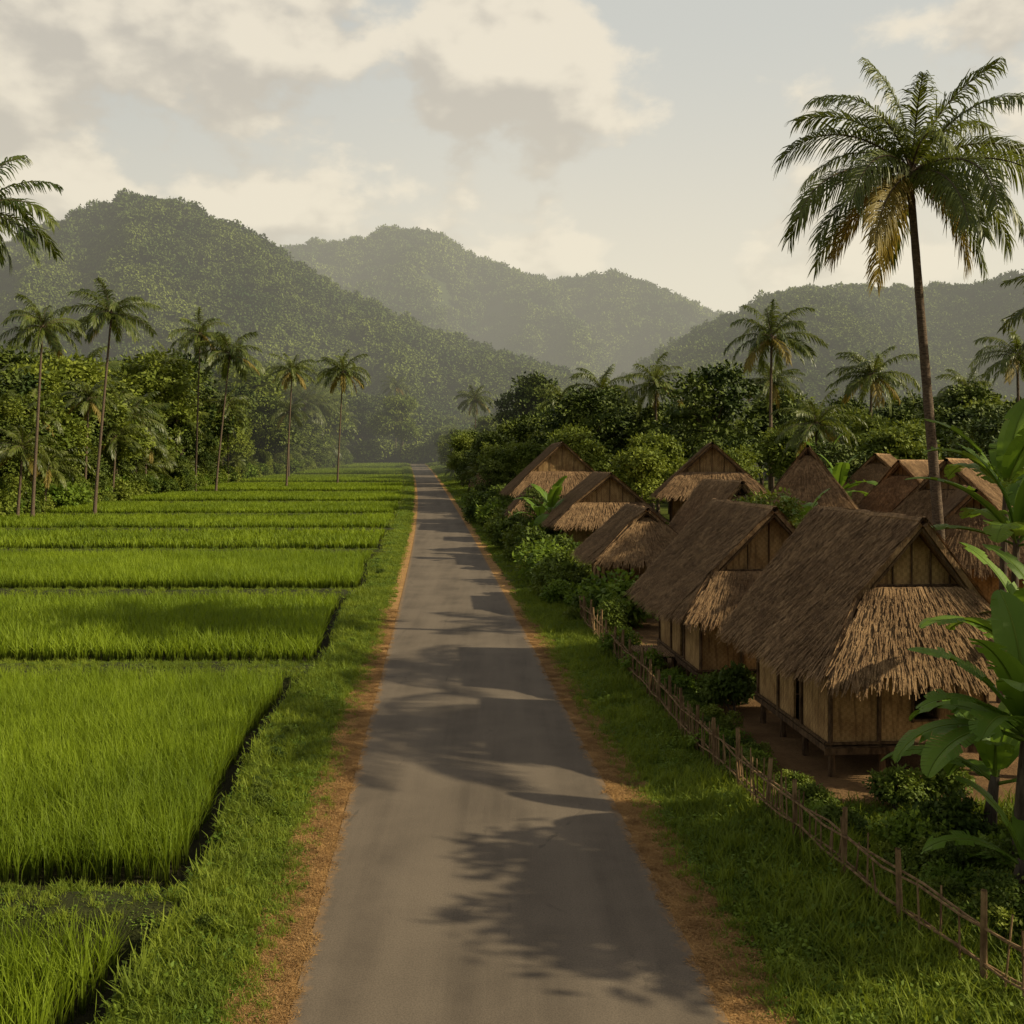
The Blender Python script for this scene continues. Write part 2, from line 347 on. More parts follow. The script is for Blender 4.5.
# ------------------------------------------------------------------ trees
def crown_leaves(mb,lobes,ntw,nlf,sig,ls,m,zs=.8):
    lobes=np.array(lobes); w=lobes[:,3]**2; k=R.choice(len(lobes),ntw,p=w/w.sum()); c=lobes[k]
    d=nrm(R.normal(0,1,(ntw,3))+np.array([0,0,.25])); r=c[:,3]*R.uniform(.55,1.05,ntw)**.7
    T=c[:,:3]+d*r[:,None]*np.array([1,1,zs]); out=d
    P=np.repeat(T,nlf,0)+R.normal(0,1,(ntw*nlf,3))*sig*np.array([1,1,.6]); O=np.repeat(out,nlf,0); n=len(P)
    D=nrm(O*.6+R.normal(0,.7,(n,3))+np.array([0,0,-.25])); S=nrm(np.cross(D,O*.6+np.array([0,0,.8])+R.normal(0,.45,(n,3))))
    diamonds(mb,P,D,S,ls*R.uniform(.6,1.3,n),ls*.62*R.uniform(.7,1.2,n),m)
def tree_mesh(H=10,Rr=3.7,nl=8,ntw=400,nlf=22,ls=.35,sig=.3,lm=M_leafA,low=.42):
    mb=MB(); x,y=R.normal(0,.25,2); top=np.array([x,y,H*.6])
    tube(mb,[(0,0,-.3),(x*.3,y*.1,H*.15),(x*.6,y*.7,H*.35),top],[.03*H,.022*H,.018*H,.012*H],7,0)
    lobes=[]
    for i in range(nl):
        a=2*PI*i/nl*1.9+R.normal(0,.4); rr=Rr*R.uniform(.15,.68); z=H*R.uniform(low+.08,.86); lr=Rr*R.uniform(.34,.52)
        if z>H*.75: rr*=.55
        c=np.array([math.cos(a)*rr,math.sin(a)*rr,z]); lobes.append((*c,lr))
        s=np.array([x*.6,y*.6,H*R.uniform(.28,.5)]); mid=(s+c)/2+np.array([0,0,.05*H]); tube(mb,[s,mid,c],[.011*H,.007*H,.003*H],5,0)
    crown_leaves(mb,lobes,ntw,nlf,sig,ls,1); return mb.mesh('broadleaf_tree',[M_bark,lm])
TREES=[tree_mesh(),tree_mesh(Rr=4.2,nl=10,lm=M_leafB),tree_mesh(Rr=3.1,nl=9,low=.3),tree_mesh(Rr=4.4,nl=11,low=.25),tree_mesh(Rr=3.4,nl=7,lm=M_leafB,low=.35)]
def shrub_mesh(lm,ls=.11,ntw=170,nlf=18):
    mb=MB(); lob=[]
    for i in range(6):
        a=R.uniform(0,2*PI); rr=R.uniform(0,.45); z=R.uniform(.3,.75); lob.append((math.cos(a)*rr,math.sin(a)*rr,z,R.uniform(.25,.38)))
        tube(mb,[(0,0,-.05),(math.cos(a)*rr*.5,math.sin(a)*rr*.5,z*.5),(math.cos(a)*rr,math.sin(a)*rr,z)],[.02,.014,.005],4,0)
    crown_leaves(mb,lob,ntw,nlf,.07,ls,1,.9); return mb.mesh('shrub',[M_bark,lm])
SHR=[shrub_mesh(M_shr),shrub_mesh(M_weed,.13,120,14),shrub_mesh(M_shr,.09,200,16),shrub_mesh(M_leafB,.1,170,16)]
def hillcrown(lm):
    mb=MB(); lob=[(0,0,2.5,3.2)]+[(*(R.normal(0,1.6,2)),R.uniform(2.2,4.6),R.uniform(1.2,2.1)) for _ in range(5)]
    crown_leaves(mb,lob,130,7,.5,1.05,0,.85); return mb.mesh('canopy',[lm])
C_hill=collection('hill_canopy',[hillcrown(M_leafH) for _ in range(5)])
def put(name,me,x,y,s,rz=None,sz=1.):
    o=bpy.data.objects.new(name,me); o.location=(x,y,float(gz(x,y))); o.rotation_euler=(0,0,R.uniform(0,6.28) if rz is None else rz); o.scale=(s,s,s*sz); return link(o)

# ------------------------------------------------------------------ palms
def frond(mb,base,az,e0,L,droop,nl,l0,wl,ml,side=0.,gr=1.):
    K=16; s=np.linspace(0,1,K); el=e0-droop*s**1.3; a=az+side*s**1.5
    st=np.stack([np.cos(el)*np.cos(a),np.cos(el)*np.sin(a),np.sin(el)],-1)*L/(K-1)
    P=np.array(base)+np.concatenate([np.zeros((1,3)),np.cumsum(st[:-1],0)]); tube(mb,P,np.linspace(.035,.006,K)*L/3.6,4,0)
    q=np.linspace(.1,1,nl); sp=np.stack([np.interp(q,s,P[:,i]) for i in range(3)],-1); T=nrm(np.stack([np.interp(q,s,st[:,i]) for i in range(3)],-1))
    S0=nrm(np.cross(T,[0,0,1.])+1e-6*np.array([1,0,0])); N=np.cross(S0,T); tw=R.normal(0,.35)
    for sg in (-1,1):
        ang=np.radians(28+38*q)+R.normal(0,.10,nl); lift=.12+R.normal(0,.12,nl)+tw*sg
        D=nrm(S0*sg*np.cos(ang)[:,None]+T*np.sin(ang)[:,None]+N*lift[:,None]); ln=l0*(.4+.75*np.sin(PI*np.clip(q*.9+.03,0,1))**.8)*R.uniform(.75,1.1,nl)
        ln=ln*(R.random(nl)>.05)+.02
        g=np.array([0,0,-1.])[None]*(gr*R.uniform(.5,1.4,nl))[:,None]; D2=nrm(D+g*.75); D3=nrm(D+g*1.7)
        p1=sp+D*(ln*.3)[:,None]; p2=p1+D2*(ln*.35)[:,None]; p3=p2+D3*(ln*.35)[:,None]
        W=lambda D_:nrm(T-(T*D_).sum(-1,keepdims=True)*D_)
        w=wl; V=np.stack([sp-W(D)*w*.35,sp+W(D)*w*.35,p1-W(D)*w*.5,p1+W(D)*w*.5,p2-W(D2)*w*.4,p2+W(D2)*w*.4,p3-W(D3)*w*.06,p3+W(D3)*w*.06],1)
        Fq=np.array([[0,1,3,2],[2,3,5,4],[4,5,7,6]]); mb.add(V.reshape(-1,3),((np.arange(nl)*8)[:,None,None]+Fq[None]).reshape(-1,4),ml)
def palm_crown(L=3.7,nf=26,nl=44,wl=.055,lf=.21,gr=1.1):
    mb=MB()
    for i in range(nf):
        t=i/(nf-1); az=i*2.39996+R.normal(0,.18); e0=math.radians(80-112*t**.85)+R.normal(0,.1); l=L*(.82+.26*math.sin(PI*min(1,t*.85+.12)))*R.uniform(.9,1.1)
        dr=math.radians(46+42*math.sin(PI*min(1,t+.12)))*R.uniform(.75,1.2)
        if e0-dr<-1.45: dr=max(.1,e0+1.45)
        ml=2 if (t>.86 and R.random()<.6) else 1
        frond(mb,(0,0,.1),az,e0,l,dr,nl,L*lf,wl,ml,R.normal(0,.25),gr)
    for i in range(9):
        a=R.uniform(0,6.28); c=np.array([math.cos(a)*.3,math.sin(a)*.3,-.15-R.uniform(0,.25)])
        zz=np.linspace(-1,1,6); tube(mb,c+np.stack([zz*0,zz*0,zz*.15],-1),.13*np.sqrt(np.clip(1-zz**2,.01,1)),7,3)
    zz=np.linspace(0,1,5); tube(mb,np.stack([zz*0,zz*0,-.5+zz*.9],-1),[.14,.24,.28,.2,.05],8,0)
    return mb.mesh('palm_crown',[M_ptrunk,M_palm,M_palmy,M_shr])
CRN=[palm_crown(3.95,32,80,.042,.225),palm_crown(3.8,26,34,.085,.22),palm_crown(3.8,28,34,.085,.22),palm_crown(4.0,24,36,.085,.23)]
def palm(cx,y,cz,bx,s=1.,v=None,tr=.17,by=None):
    by=y if by is None else by
    e=empty('coconut_palm',(bx,by,float(gz(bx,by)))); H=cz-float(gz(bx,by)); K=26; t=np.linspace(0,1,K)
    dx=cx-bx; P=np.stack([dx*(t**1.6)+.12*dx*np.sin(t*PI),(y-by)*t+.15*np.sin(t*2.5),-.3+(H+.3)*t],-1)
    r=tr*(1.0-.42*t)+tr*.6*np.exp(-t*16); r=r*(1+.05*(np.arange(K)%2)); mb=MB(); tube(mb,P,r,9,0); mb.obj('trunk',[M_ptrunk],e,True)
    v=R.integers(1,4) if v is None else v; c=bpy.data.objects.new('crown',CRN[v]); c.location=(dx,y-by,H-.05); c.rotation_euler=(R.normal(0,.09),R.normal(0,.09),R.uniform(0,6.28)); c.scale=(s,s,s*R.uniform(.9,1.08)); link(c,e)
    return e
palm(12.75,32,15.1,13.95,1.1,0,.19)
palm(-32.2,60,21.0,-35,1.25,3)
palm(-47,100,19.6,-48,1.0); palm(-42.5,106,21.8,-44.3,1.22)
palm(-51.5,165,27.2,-52.3,1.35); palm(-46.3,164,23.9,-48.6,1.5); palm(-38.5,175,22.2,-39.5,1.2); palm(-31.5,186,23,-32.5,1.4)
palm(-8.7,235,21,-8.4,1.3); palm(11.6,130,15.4,11.9,1.3); palm(23.4,90,17.2,23.2,1.15); palm(34.2,95,14.2,34,1.1); palm(43,85,15.,43.4,1.0); palm(55,121,14.5,55,1.0)
palm(23.2,76,8.8,23,.9); palm(-62,180,24,-62,1.2); palm(-75,150,18,-75,1.); palm(-57,118,12,-57.5,1.1); palm(-53.5,135,9.5,-54,1.); palm(-50,102,7.5,-50.5,1.0); palm(-55,150,9,-55,1.); palm(8.5,175,17,8.5,1.1)
palm(-53,125,14,-53.5,1.); palm(-54,190,17,-54,1.2); palm(-48,215,17,-48,1.2); palm(-36,310,30,-36,1.3); palm(-52.5,113,5.5,-53,.9); palm(15.5,108,14.5,15.8,1.0); palm(29,112,15,29.3,1.)
palm(17.5,18.5,11.5,18.5,1.,1); palm(19.2,24.5,12.2,18.5,1.,2); palm(21.5,33,11.8,21,1.,3); palm(25.5,44,12.5,25,1.,1)  # off-frame palms added to throw frond shadows across the road

def palm_tree_mesh(H):
    mb=MB(); t=np.linspace(0,1,8); tube(mb,np.stack([.5*t**2,0*t,H*t],-1),.16*(1-.4*t),6,0)
    for i in range(20):
        u=i/19; frond(mb,(.5,0,H),i*2.4,math.radians(80-110*u),3.5,math.radians(60),26,.85,.10,1)
    return mb.mesh('forest_palm',[M_ptrunk,M_palm,M_palmy])
C_forest=collection('forest_trees',TREES+[palm_tree_mesh(8.),palm_tree_mesh(4.)])
def forest(name,n,ya,yb,lo,hi,smin,smax,pw=1.,pp=.2,grow=1.):
    P=band(int(n),ya,yb,lo,hi,pw); s=R.uniform(smin,smax,len(P))*np.interp(P[:,1],[ya,yb],[1,grow]); idx=np.where(R.random(len(P))<pp,R.integers(5,7,len(P)),R.integers(0,5,len(P)))
    sc=np.stack([s*R.uniform(.85,1.2,len(P)),s*R.uniform(.85,1.2,len(P)),s],-1); rot=np.zeros((len(P),3)); rot[:,2]=R.uniform(0,6.28,len(P))
    P[:,2]=zt(P[:,1])-.2; scatter(name,C_forest,P,sc,rot,idx)
forest('forest_trees',170,92,300,lambda y:left_lim(y)-12,lambda y:left_lim(y)-1,.85,1.5,1,.33,1.6)
forest('forest_trees',380,98,330,lambda y:-.56*y-30,lambda y:left_lim(y)-6,1.25,1.95,1,.2,1.7)
forest('forest_trees',110,90,300,lambda y:left_lim(y)-3,lambda y:left_lim(y)+1,.25,.6,1,.25,1.5)
forest('forest_trees',320,308,440,lambda y:-.5*y-20,lambda y:road_x(y)-6,1.3,2.4,1,.12)
forest('forest_trees',360,105,440,lambda y:road_x(y)+14,lambda y:.55*y+20,.8,1.5,1,.15,1.3)
forest('forest_trees',75,110,420,lambda y:road_x(y)+5.5,lambda y:road_x(y)+13,.4,.95,1,.15,1.5)
forest('forest_trees',220,430,520,lambda y:-.5*y,lambda y:.5*y,1.2,2.2,1,.05)
for x,y,s,v,sz in [(20,100,1.55,3,1.),(15.7,112,1.25,0,1.),(1.2,150,1.35,2,1.),(4,205,2.2,0,1.),(5.8,122,1.2,3,1.),(8.2,64,.72,4,1.),(27,70,.9,1,1.),(11,78,.85,4,1.),
    (29,60,.85,3,1.),(17,82,.9,2,1.),(24,86,.95,1,1.),(36,74,1.0,3,1.),(41,70,.95,2,1.),(31,88,1.05,1,1.),(47,92,1.2,0,1.),(14,66,.7,1,1.),(20,62,.72,3,1.),(6.,95,.95,1,1.),
    (-33.6,300,2.2,4,1.),(8.4,34.5,.5,1,1.),(9.3,37,.46,4,1.),(13.0,12.2,.9,2,1.),(25,50,.7,0,1.),(33,52,.75,3,1.),(1.8,66,.42,3,1.)]:
    put('broadleaf_tree',TREES[v],x,y,s,None,sz)
for x,y,s in [(5.2,23.4,1.1),(5.7,24.3,.8),(6.4,16.6,.75),(5.9,14.6,.8),(6.6,14.9,.9),(6.9,13.2,1.0),(6.1,12.6,.7),(7.4,16.9,.8),(6.9,12.2,.8),(3.9,36,2.1),(3.2,39,1.5),(2.3,44,1.9),(3.1,43,1.6),(1.6,49,2.2),(2.7,52,2.0),
    (1.2,55,2.2),(.6,60,2.4),(1.9,58,2.2),(0.2,67,2.4),(-.4,75,2.6),(-1.4,84,2.8),(3.4,33.5,1.2),(3.3,30,1.),(3.6,27,.9),(4.,24.5,.8),(7.6,30.8,1.6),(9.1,30,1.4),(6.2,33,1.3),(-3,95,3),(-2,104,3.2),(5.2,57,2.4),(8.5,55,2.6),(10.5,52,2.5),(12.5,44,2.0),(11.,41,1.8),(4.4,18.7,.5),(4.9,17.3,.45),(4.4,21.5,.7)]:
    put('shrub',SHR[R.integers(0,4)],x,y,s)
C_shr=collection('undergrowth',SHR)
P=np.concatenate([band(420,90,310,lambda y:left_lim(y)-5,lambda y:left_lim(y)+1.5),]); scatter('undergrowth',C_shr,P,R.uniform(1.5,4.5,len(P)))
P=band(260,36,120,lambda y:fence_x(y)-.4,lambda y:fence_x(y)+1.8); scatter('undergrowth',C_shr,P,R.uniform(.6,1.5,len(P))*np.interp(P[:,1],[36,120],[.8,1.7]))
P=band(110,12,36,lambda y:fence_x(y)+.15,lambda y:fence_x(y)+1.0); scatter('undergrowth',C_shr,P,R.uniform(.25,.55,len(P)))
P=band(105,9,15,lambda y:fence_x(y)+.75,lambda y:fence_x(y)+3.5); scatter('undergrowth',C_shr,P,R.uniform(.35,.8,len(P)))
P=band(60,12,60,lambda y:pad_edge(y)+.4,lambda y:pad_edge(y)+.7); scatter('undergrowth',C_shr,P,R.uniform(.12,.3,len(P)))

# ------------------------------------------------------------------ banana
def banana_leaf(mb,base,az,e0,L,droop,W):
    K=38; s=np.linspace(0,1,K); el=e0-droop*s**1.6; st=np.stack([np.cos(el)*math.cos(az),np.cos(el)*math.sin(az),np.sin(el)],-1)*L/(K-1)
    P=np.array(base)+np.concatenate([np.zeros((1,3)),np.cumsum(st[:-1],0)]); tube(mb,P,np.linspace(.03,.008,K),5,1)
    T=nrm(st); S=nrm(np.cross(T,[0,0,1.])+1e-6); N=np.cross(S,T); k0=int(K*.14)
    for sg in (-1,1):
        tear=0.
        for k in range(k0,K-1):
            u=(k-k0)/(K-1-k0); u2=(k+1-k0)/(K-1-k0); w=lambda q:W*.5*max(.06,math.sin(PI*min(1,q*.93+.07))**.55)
            if R.random()<.3: tear=R.normal(0,.38)
            dr=.35+tear*.7; D=S[k]*sg*.92+T[k]*.3+N[k]*(.22); D/=np.linalg.norm(D); G=np.array([0,0,-dr])
            p0=P[k];p1=P[k+1]; sh=T[k]*tear*.06
            a1=p0+D*w(u)*.55; b1=p1+D*w(u2)*.55; a2=a1+nrm(D+G)*w(u)*.5+sh; b2=b1+nrm(D+G)*w(u2)*.5+sh
            mb.add([p0,p1,b1,a1,a2,b2],[(0,1,2,3),(3,2,5,4)],0)
def banana(x,y,H,n,L,W=.6,s=1.,angs=None):
    e=empty('banana_plant',(x,y,float(gz(x,y)))); mb=MB(); t=np.linspace(0,1,8); tube(mb,np.stack([.1*t**2,0*t,-.1+t*(H+.1)],-1),.13*s*(1-.5*t),9,2)
    for i in range(n):
        az=i*2.4+R.normal(0,.3) if angs is None else angs[i]; u=i/(n-1); banana_leaf(mb,(.1,0,H-.15*u),az,math.radians(80-62*u)+R.normal(0,.08),L*R.uniform(.85,1.1),math.radians(50+45*u),W)
    mb.obj('leaves_and_stem',[M_ban,M_weed,M_bark],e,False); return e
banana(6.75,13.3,2.25,12,1.85,.64,1,[1.5,3.6,5.2,2.8,4.2,.6,3.2,3.9,4.9,2.4,3.5,3.0]); banana(8.0,15.6,2.7,9,2.2,.64); banana(6.5,12.9,.7,7,1.3,.42); banana(7.1,14.9,1.2,7,1.6,.5)
banana(10.9,21.8,4.2,11,2.7,.8); banana(12.0,24.5,5.2,9,2.8,.8); banana(2.2,60,2.9,8,2.6,.8); banana(9.9,18.5,2.6,8,2.2,.6); banana(22.5,72,5,9,3.4,1.); banana(1.7,63,2.2,7,2.3,.7); banana(10.3,35.5,3.4,8,2.2,.6); banana(18.5,57,4.2,9,2.8,.9)

# ------------------------------------------------------------------ huts
def thatch(mb,TL,TR,BL,BR,over=.22,row=.17,sw=.055,th=.10,m=0):
    TL,TR,BL,BR=[np.array(a,float) for a in (TL,TR,BL,BR)]
    N=nrm(np.cross((TR+BR-TL-BL),(BL+BR-TL-TR)))
    if N[2]<0: N=-N
    H=np.linalg.norm((BL+BR-TL-TR)/2); nr=max(3,int(H/row))
    o=N*th; v=[TL,TR,BR,BL,TL+o,TR+o,BR+o,BL+o]; mb.add(v,[(0,1,2,3),(4,7,6,5),(0,4,5,1),(1,5,6,2),(2,6,7,3),(3,7,4,0)],m)
    pt=lambda u,v:(TL*(1-u)+TR*u)*(1-v)+(BL*(1-u)+BR*u)*v
    for r in range(nr+1):
        v=r/nr; Wd=np.linalg.norm(pt(1,v)-pt(0,v)); ns=max(2,int(Wd/sw*1.5)); u=R.uniform(-.012,1.012,ns)[:,None]
        vj=np.clip(v+R.normal(0,.45/nr,ns),0,1)[:,None]
        a=(TL*(1-u)+TR*u)*(1-vj)+(BL*(1-u)+BR*u)*vj
        down=nrm((BL*(1-u)+BR*u)-(TL*(1-u)+TR*u)); al=nrm(BR-BL)[None]
        ln=row*R.uniform(1.3,2.6,ns)[:,None]
        if r>=nr-1: ln=over*R.uniform(.5,1.5,ns)[:,None]+ (row if r==nr-1 else 0)
        d=nrm(down+al*R.normal(0,.11,ns)[:,None]+N*R.normal(.03,.045,ns)[:,None]+ (np.array([0,0,-.35]) if r==nr else 0))
        w=sw*R.uniform(.5,1.3,ns)[:,None]; a0=a+N*(th+.008+R.uniform(0,.016,ns)[:,None]); b0=a0+d*ln+N*R.uniform(0,.035,ns)[:,None]
        V=np.stack([a0-al*w/2,a0+al*w/2,b0+al*w*.22,b0-al*w*.22],1); mb.add(V.reshape(-1,3),np.arange(ns*4).reshape(-1,4),m)
        if r==nr:
            for q in range(2):
                a0=a+N*(th*R.uniform(0,1,ns)[:,None]); b0=a0+nrm(d+np.array([0,0,-.3])+al*R.normal(0,.15,ns)[:,None])*ln*R.uniform(.6,1.1,ns)[:,None]; V=np.stack([a0-al*w/2,a0+al*w/2,b0+al*w*.2,b0-al*w*.2],1); mb.add(V.reshape(-1,3),np.arange(ns*4).reshape(-1,4),m)
def panel(mb,p,q,z0,z1,th,op=None,m=0):
    p=np.array(p,float);q=np.array(q,float); L=np.linalg.norm(q-p); d=(q-p)/L; nn=np.array([-d[1],d[0]])*th/2
    def seg(u0,u1,a,b):
        if u1-u0<.01 or b-a<.01: return
        A=p+d*u0;B=p+d*u1; v=[(*(A-nn),a),(*(B-nn),a),(*(B+nn),a),(*(A+nn),a),(*(A-nn),b),(*(B-nn),b),(*(B+nn),b),(*(A+nn),b)]
        mb.add(v,[(0,3,2,1),(4,5,6,7),(0,1,5,4),(1,2,6,5),(2,3,7,6),(3,0,4,7)],m)
    if op is None: seg(0,L,z0,z1); return
    u0,u1,a,b=op; seg(0,u0,z0,z1); seg(u1,L,z0,z1); seg(u0,u1,z0,a); seg(u0,u1,b,z1)
def hut(x,y,rz=0.,w=2.1,he=2.05,hr=4.75,L=4.4,hs=3.45,sk=.95,fl=.55,win=True,det=1.,wr=.70,lowz=0.):
    e=empty('thatched_hut',(x,y,float(zt(y))+lowz),rz); wt=w*(hr-hs)/(hr-he); sw=.036/det; row=.13/det
    mb=MB(); y0=-.25; y1=L
    rf=(0,y0-.35,hr); rb=(0,y1+.1,hr+.05)
    for sg in (-1,1):
        thatch(mb,rf,rb,(sg*w,y0,he),(sg*w,y1,he),.24,row,sw)
        thatch(mb,(sg*wt*.98,y0-.02,hs+.05),(sg*wt,y0+.02,hs),(sg*w*.93,y0-sk,he+.05),(sg*w,y0+.1,he-.02),.2,row,sw)
    thatch(mb,(-wt*.97,y0-.05,hs),(wt*.97,y0-.05,hs),(-w*.94,y0-sk,he),(w*.94,y0-sk,he),.26,row,sw)
    K=int(L/.035*det); yy=R.uniform(y0-.4,y1+.15,K*2); sg=np.where(R.random(K*2)<.5,-1,1)
    sl=nrm(np.array([w,0,-(hr-he)])); a=np.stack([-sg*.03,yy,np.full(K*2,hr+.17)],-1); dd=np.stack([sg*sl[0],R.normal(0,.15,K*2),np.full(K*2,sl[2])],-1)
    b=a+dd*R.uniform(.3,.55,K*2)[:,None]+np.array([0,0,.02]); al=np.array([0,1,0.]); ww=R.uniform(.03,.06,K*2)[:,None]/det
    mb.add(np.stack([a-al*ww/2,a+al*ww/2,b+al*ww*.3,b-al*ww*.3],1).reshape(-1,3),np.arange(K*8).reshape(-1,4),0)
    ty=np.linspace(y0-.4,y1+.15,9); tube(mb,np.stack([0*ty,ty,hr+.08+.02*np.sin(ty*4)],-1),.09,7,0)
    mb.obj('thatched_roof',[M_thatch],e)
    ww=w*wr; roofz=lambda xx:hr-(hr-he)*abs(xx)/w-.03; zt_=roofz(ww)
    mb=MB(); yb=L-.35; zf=min(zt_+.1,hs); u0=ww*1.05
    panel(mb,(-ww,0),(ww,0),fl,zf,.05,(u0,u0+.5,fl+.42,fl+1.02) if win else None)
    panel(mb,(-ww,yb),(-ww,.03),fl,zt_,.05,(yb*.55,yb*.55+.55,fl+.02,fl+1.5) if win else None)
    panel(mb,(ww,.03),(ww,yb),fl,zt_,.05); panel(mb,(-ww,yb),(ww,yb),fl,zt_,.05)
    gy=y0+.12; mb.add([(-wt*1.05,gy,hs-.1),(wt*1.05,gy,hs-.1),(.02,gy,hr-.05),(-.02,gy,hr-.05)],[(0,1,2,3)]); gb=L-.2
    mb.add([(-w*.95,gb,he+.05),(w*.95,gb,he+.05),(.02,gb,hr-.03),(-.02,gb,hr-.03)],[(3,2,1,0)])
    mb.obj('woven_walls',[M_weave],e)
    mb=MB(); f=.045
    for q in [-ww,-ww*.38,ww*.62,ww]: tube(mb,[(q,-.045,fl-.1),(q+.01,-.045,zf)],f,6)
    for q in np.linspace(0,yb,4)[1:]:
        tube(mb,[(-ww-.045,q,fl-.1),(-ww-.045,q,zt_)],f*.9,6); tube(mb,[(ww+.045,q,fl-.1),(ww+.045,q,zt_)],f*.9,6)
    for zz in (fl+.02,zf-.06): tube(mb,[(-ww-.12,-.07,zz),(ww+.12,-.07,zz)],f*.7,6)
    for zz in (fl+.02,zt_-.06): tube(mb,[(-ww-.07,-.1,zz),(-ww-.07,yb+.1,zz)],f*.7,6); tube(mb,[(ww+.07,-.1,zz),(ww+.07,yb+.1,zz)],f*.7,6)
    if win:
        c0=u0-ww
        for (a,b) in (((c0,fl+.42),(c0+.5,fl+.42)),((c0,fl+1.02),(c0+.5,fl+1.02)),((c0,fl+.38),(c0,fl+1.06)),((c0+.5,fl+.38),(c0+.5,fl+1.06))): tube(mb,[(a[0],-.05,a[1]),(b[0],-.05,b[1])],.028,5)
    for q in np.linspace(-wt*.75,wt*.75,5):
        tube(mb,[(q,gy-.03,hs-.05),(q,gy-.03,hr-(hr-hs)*abs(q)/wt-.05)],.018,5)
    tube(mb,[(-wt,gy-.04,hs+.05),(wt,gy-.04,hs+.05)],.035,5)
    for sg in (-1,1): tube(mb,[(sg*w*.97,y0+.05,he-.03),(0,y0-.28,hr-.06)],.04,5)
    mb.obj('timber_frame',[M_wood],e)
    mb=MB()
    box(mb,-ww-.1,ww+.1,-.12,yb+.1,fl-.14,fl-.03); box(mb,-ww-.15,ww+.15,-.17,-.122,fl-.16,fl-.04)
    for q in np.linspace(-ww+.05,ww-.05,4):
        for r in np.linspace(.02,yb-.05,4): tube(mb,[(q,r,-.3),(q+R.normal(0,.015),r,fl-.13)],[.075,.06],7)
    mb.obj('floor_and_stilts',[M_wood],e); return e
rz=math.atan(.072)
hut(7.42,18.75,rz,2.15,2.05,4.7,4.4,3.5,1.0,.6)
hut(6.45,25.3,rz,2.45,2.05,4.62,4.8,3.1,.75,.6)
hut(5.2,39.3,rz,2.2,2.1,4.0,3.4,3.7,1.1,.5,det=.8)
hut(5.5,56.5,rz,3.4,2.4,5.2,5.5,3.6,1.0,.5,det=.6,win=False)
hut(4.2,84,rz,4.6,3.2,7.4,7,5.0,1.4,.6,det=.45,win=False)
hut(1.6,74,rz,2.0,2.0,4.0,3,3.3,.9,.4,det=.5,win=False)
hut(-3.0,131,rz,2.4,2.3,6.0,4,4.0,1,.5,det=.4,win=False)
hut(11.2,56,-.15,3.2,4.0,6.9,5.5,5.3,1.4,.5,det=.6,win=False)
hut(14.2,48,-.3,2.4,3.4,6.6,5,6.2,1.2,.5,det=.6,win=False)
hut(8.6,38.2,.1,2.0,2.5,5.05,4.2,4.6,.9,.5,det=.7,win=False)
hut(21.9,60,-.5,2.8,3.6,6.3,5,5.8,1.,.5,det=.5,win=False)
hut(20,51,-.8,2.6,3.0,5.9,5,5.2,1.,.5,det=.6,win=False)
hut(16.6,38,-.55,2.6,3.2,5.9,5.2,4.8,.9,.5,det=.6,win=False)
hut(15.0,32.5,-.35,2.2,2.5,4.9,4.2,4.3,.9,.5,det=.6,win=False)
e=empty('bamboo_bench',(3.95,28.3,float(gz(3.95,28.3))),rz); mb=MB()
for i in range(14): tube(mb,[(-.45+i*.07,-.9,.55),(-.45+i*.07,.9,.55)],.028,6)
for a in (-.42,.42):
    for b in (-.8,0,.8): tube(mb,[(a,b,-.1),(a,b,.53)],.035,6)
mb.obj('slats_and_legs',[M_bamb],e)
# ------------------------------------------------------------------ fence
mb=MB(); yv=9.
def gp(x,y,z): return np.array([x,y,float(gz(x,y))+z])
while yv<37:
    x=float(fence_x(yv)); h=R.uniform(.65,1.02); tube(mb,[gp(x,yv,-.15),gp(x+R.normal(0,.05),yv+R.normal(0,.07),h)],[R.uniform(.013,.022),.011],5)
    yv+= R.uniform(.25,.45) if yv<13.2 else R.uniform(.09,.19)
yv=8.8
while yv<37:
    x=float(fence_x(yv)); tube(mb,[gp(x,yv,-.2),gp(x+R.normal(0,.04),yv+R.normal(0,.05),R.uniform(1.0,1.2))],[.045,.035],7); yv+=R.uniform(1.0,1.4)
for z in (.32,.7):
    for off in (-.03,.035):
        yy=np.arange(8.6,37.2,.7); P=np.array([gp(float(fence_x(q))+off,q,z+R.normal(0,.03)) for q in yy]); tube(mb,P,.017,5)
mb.obj('bamboo_fence',[M_bamb])
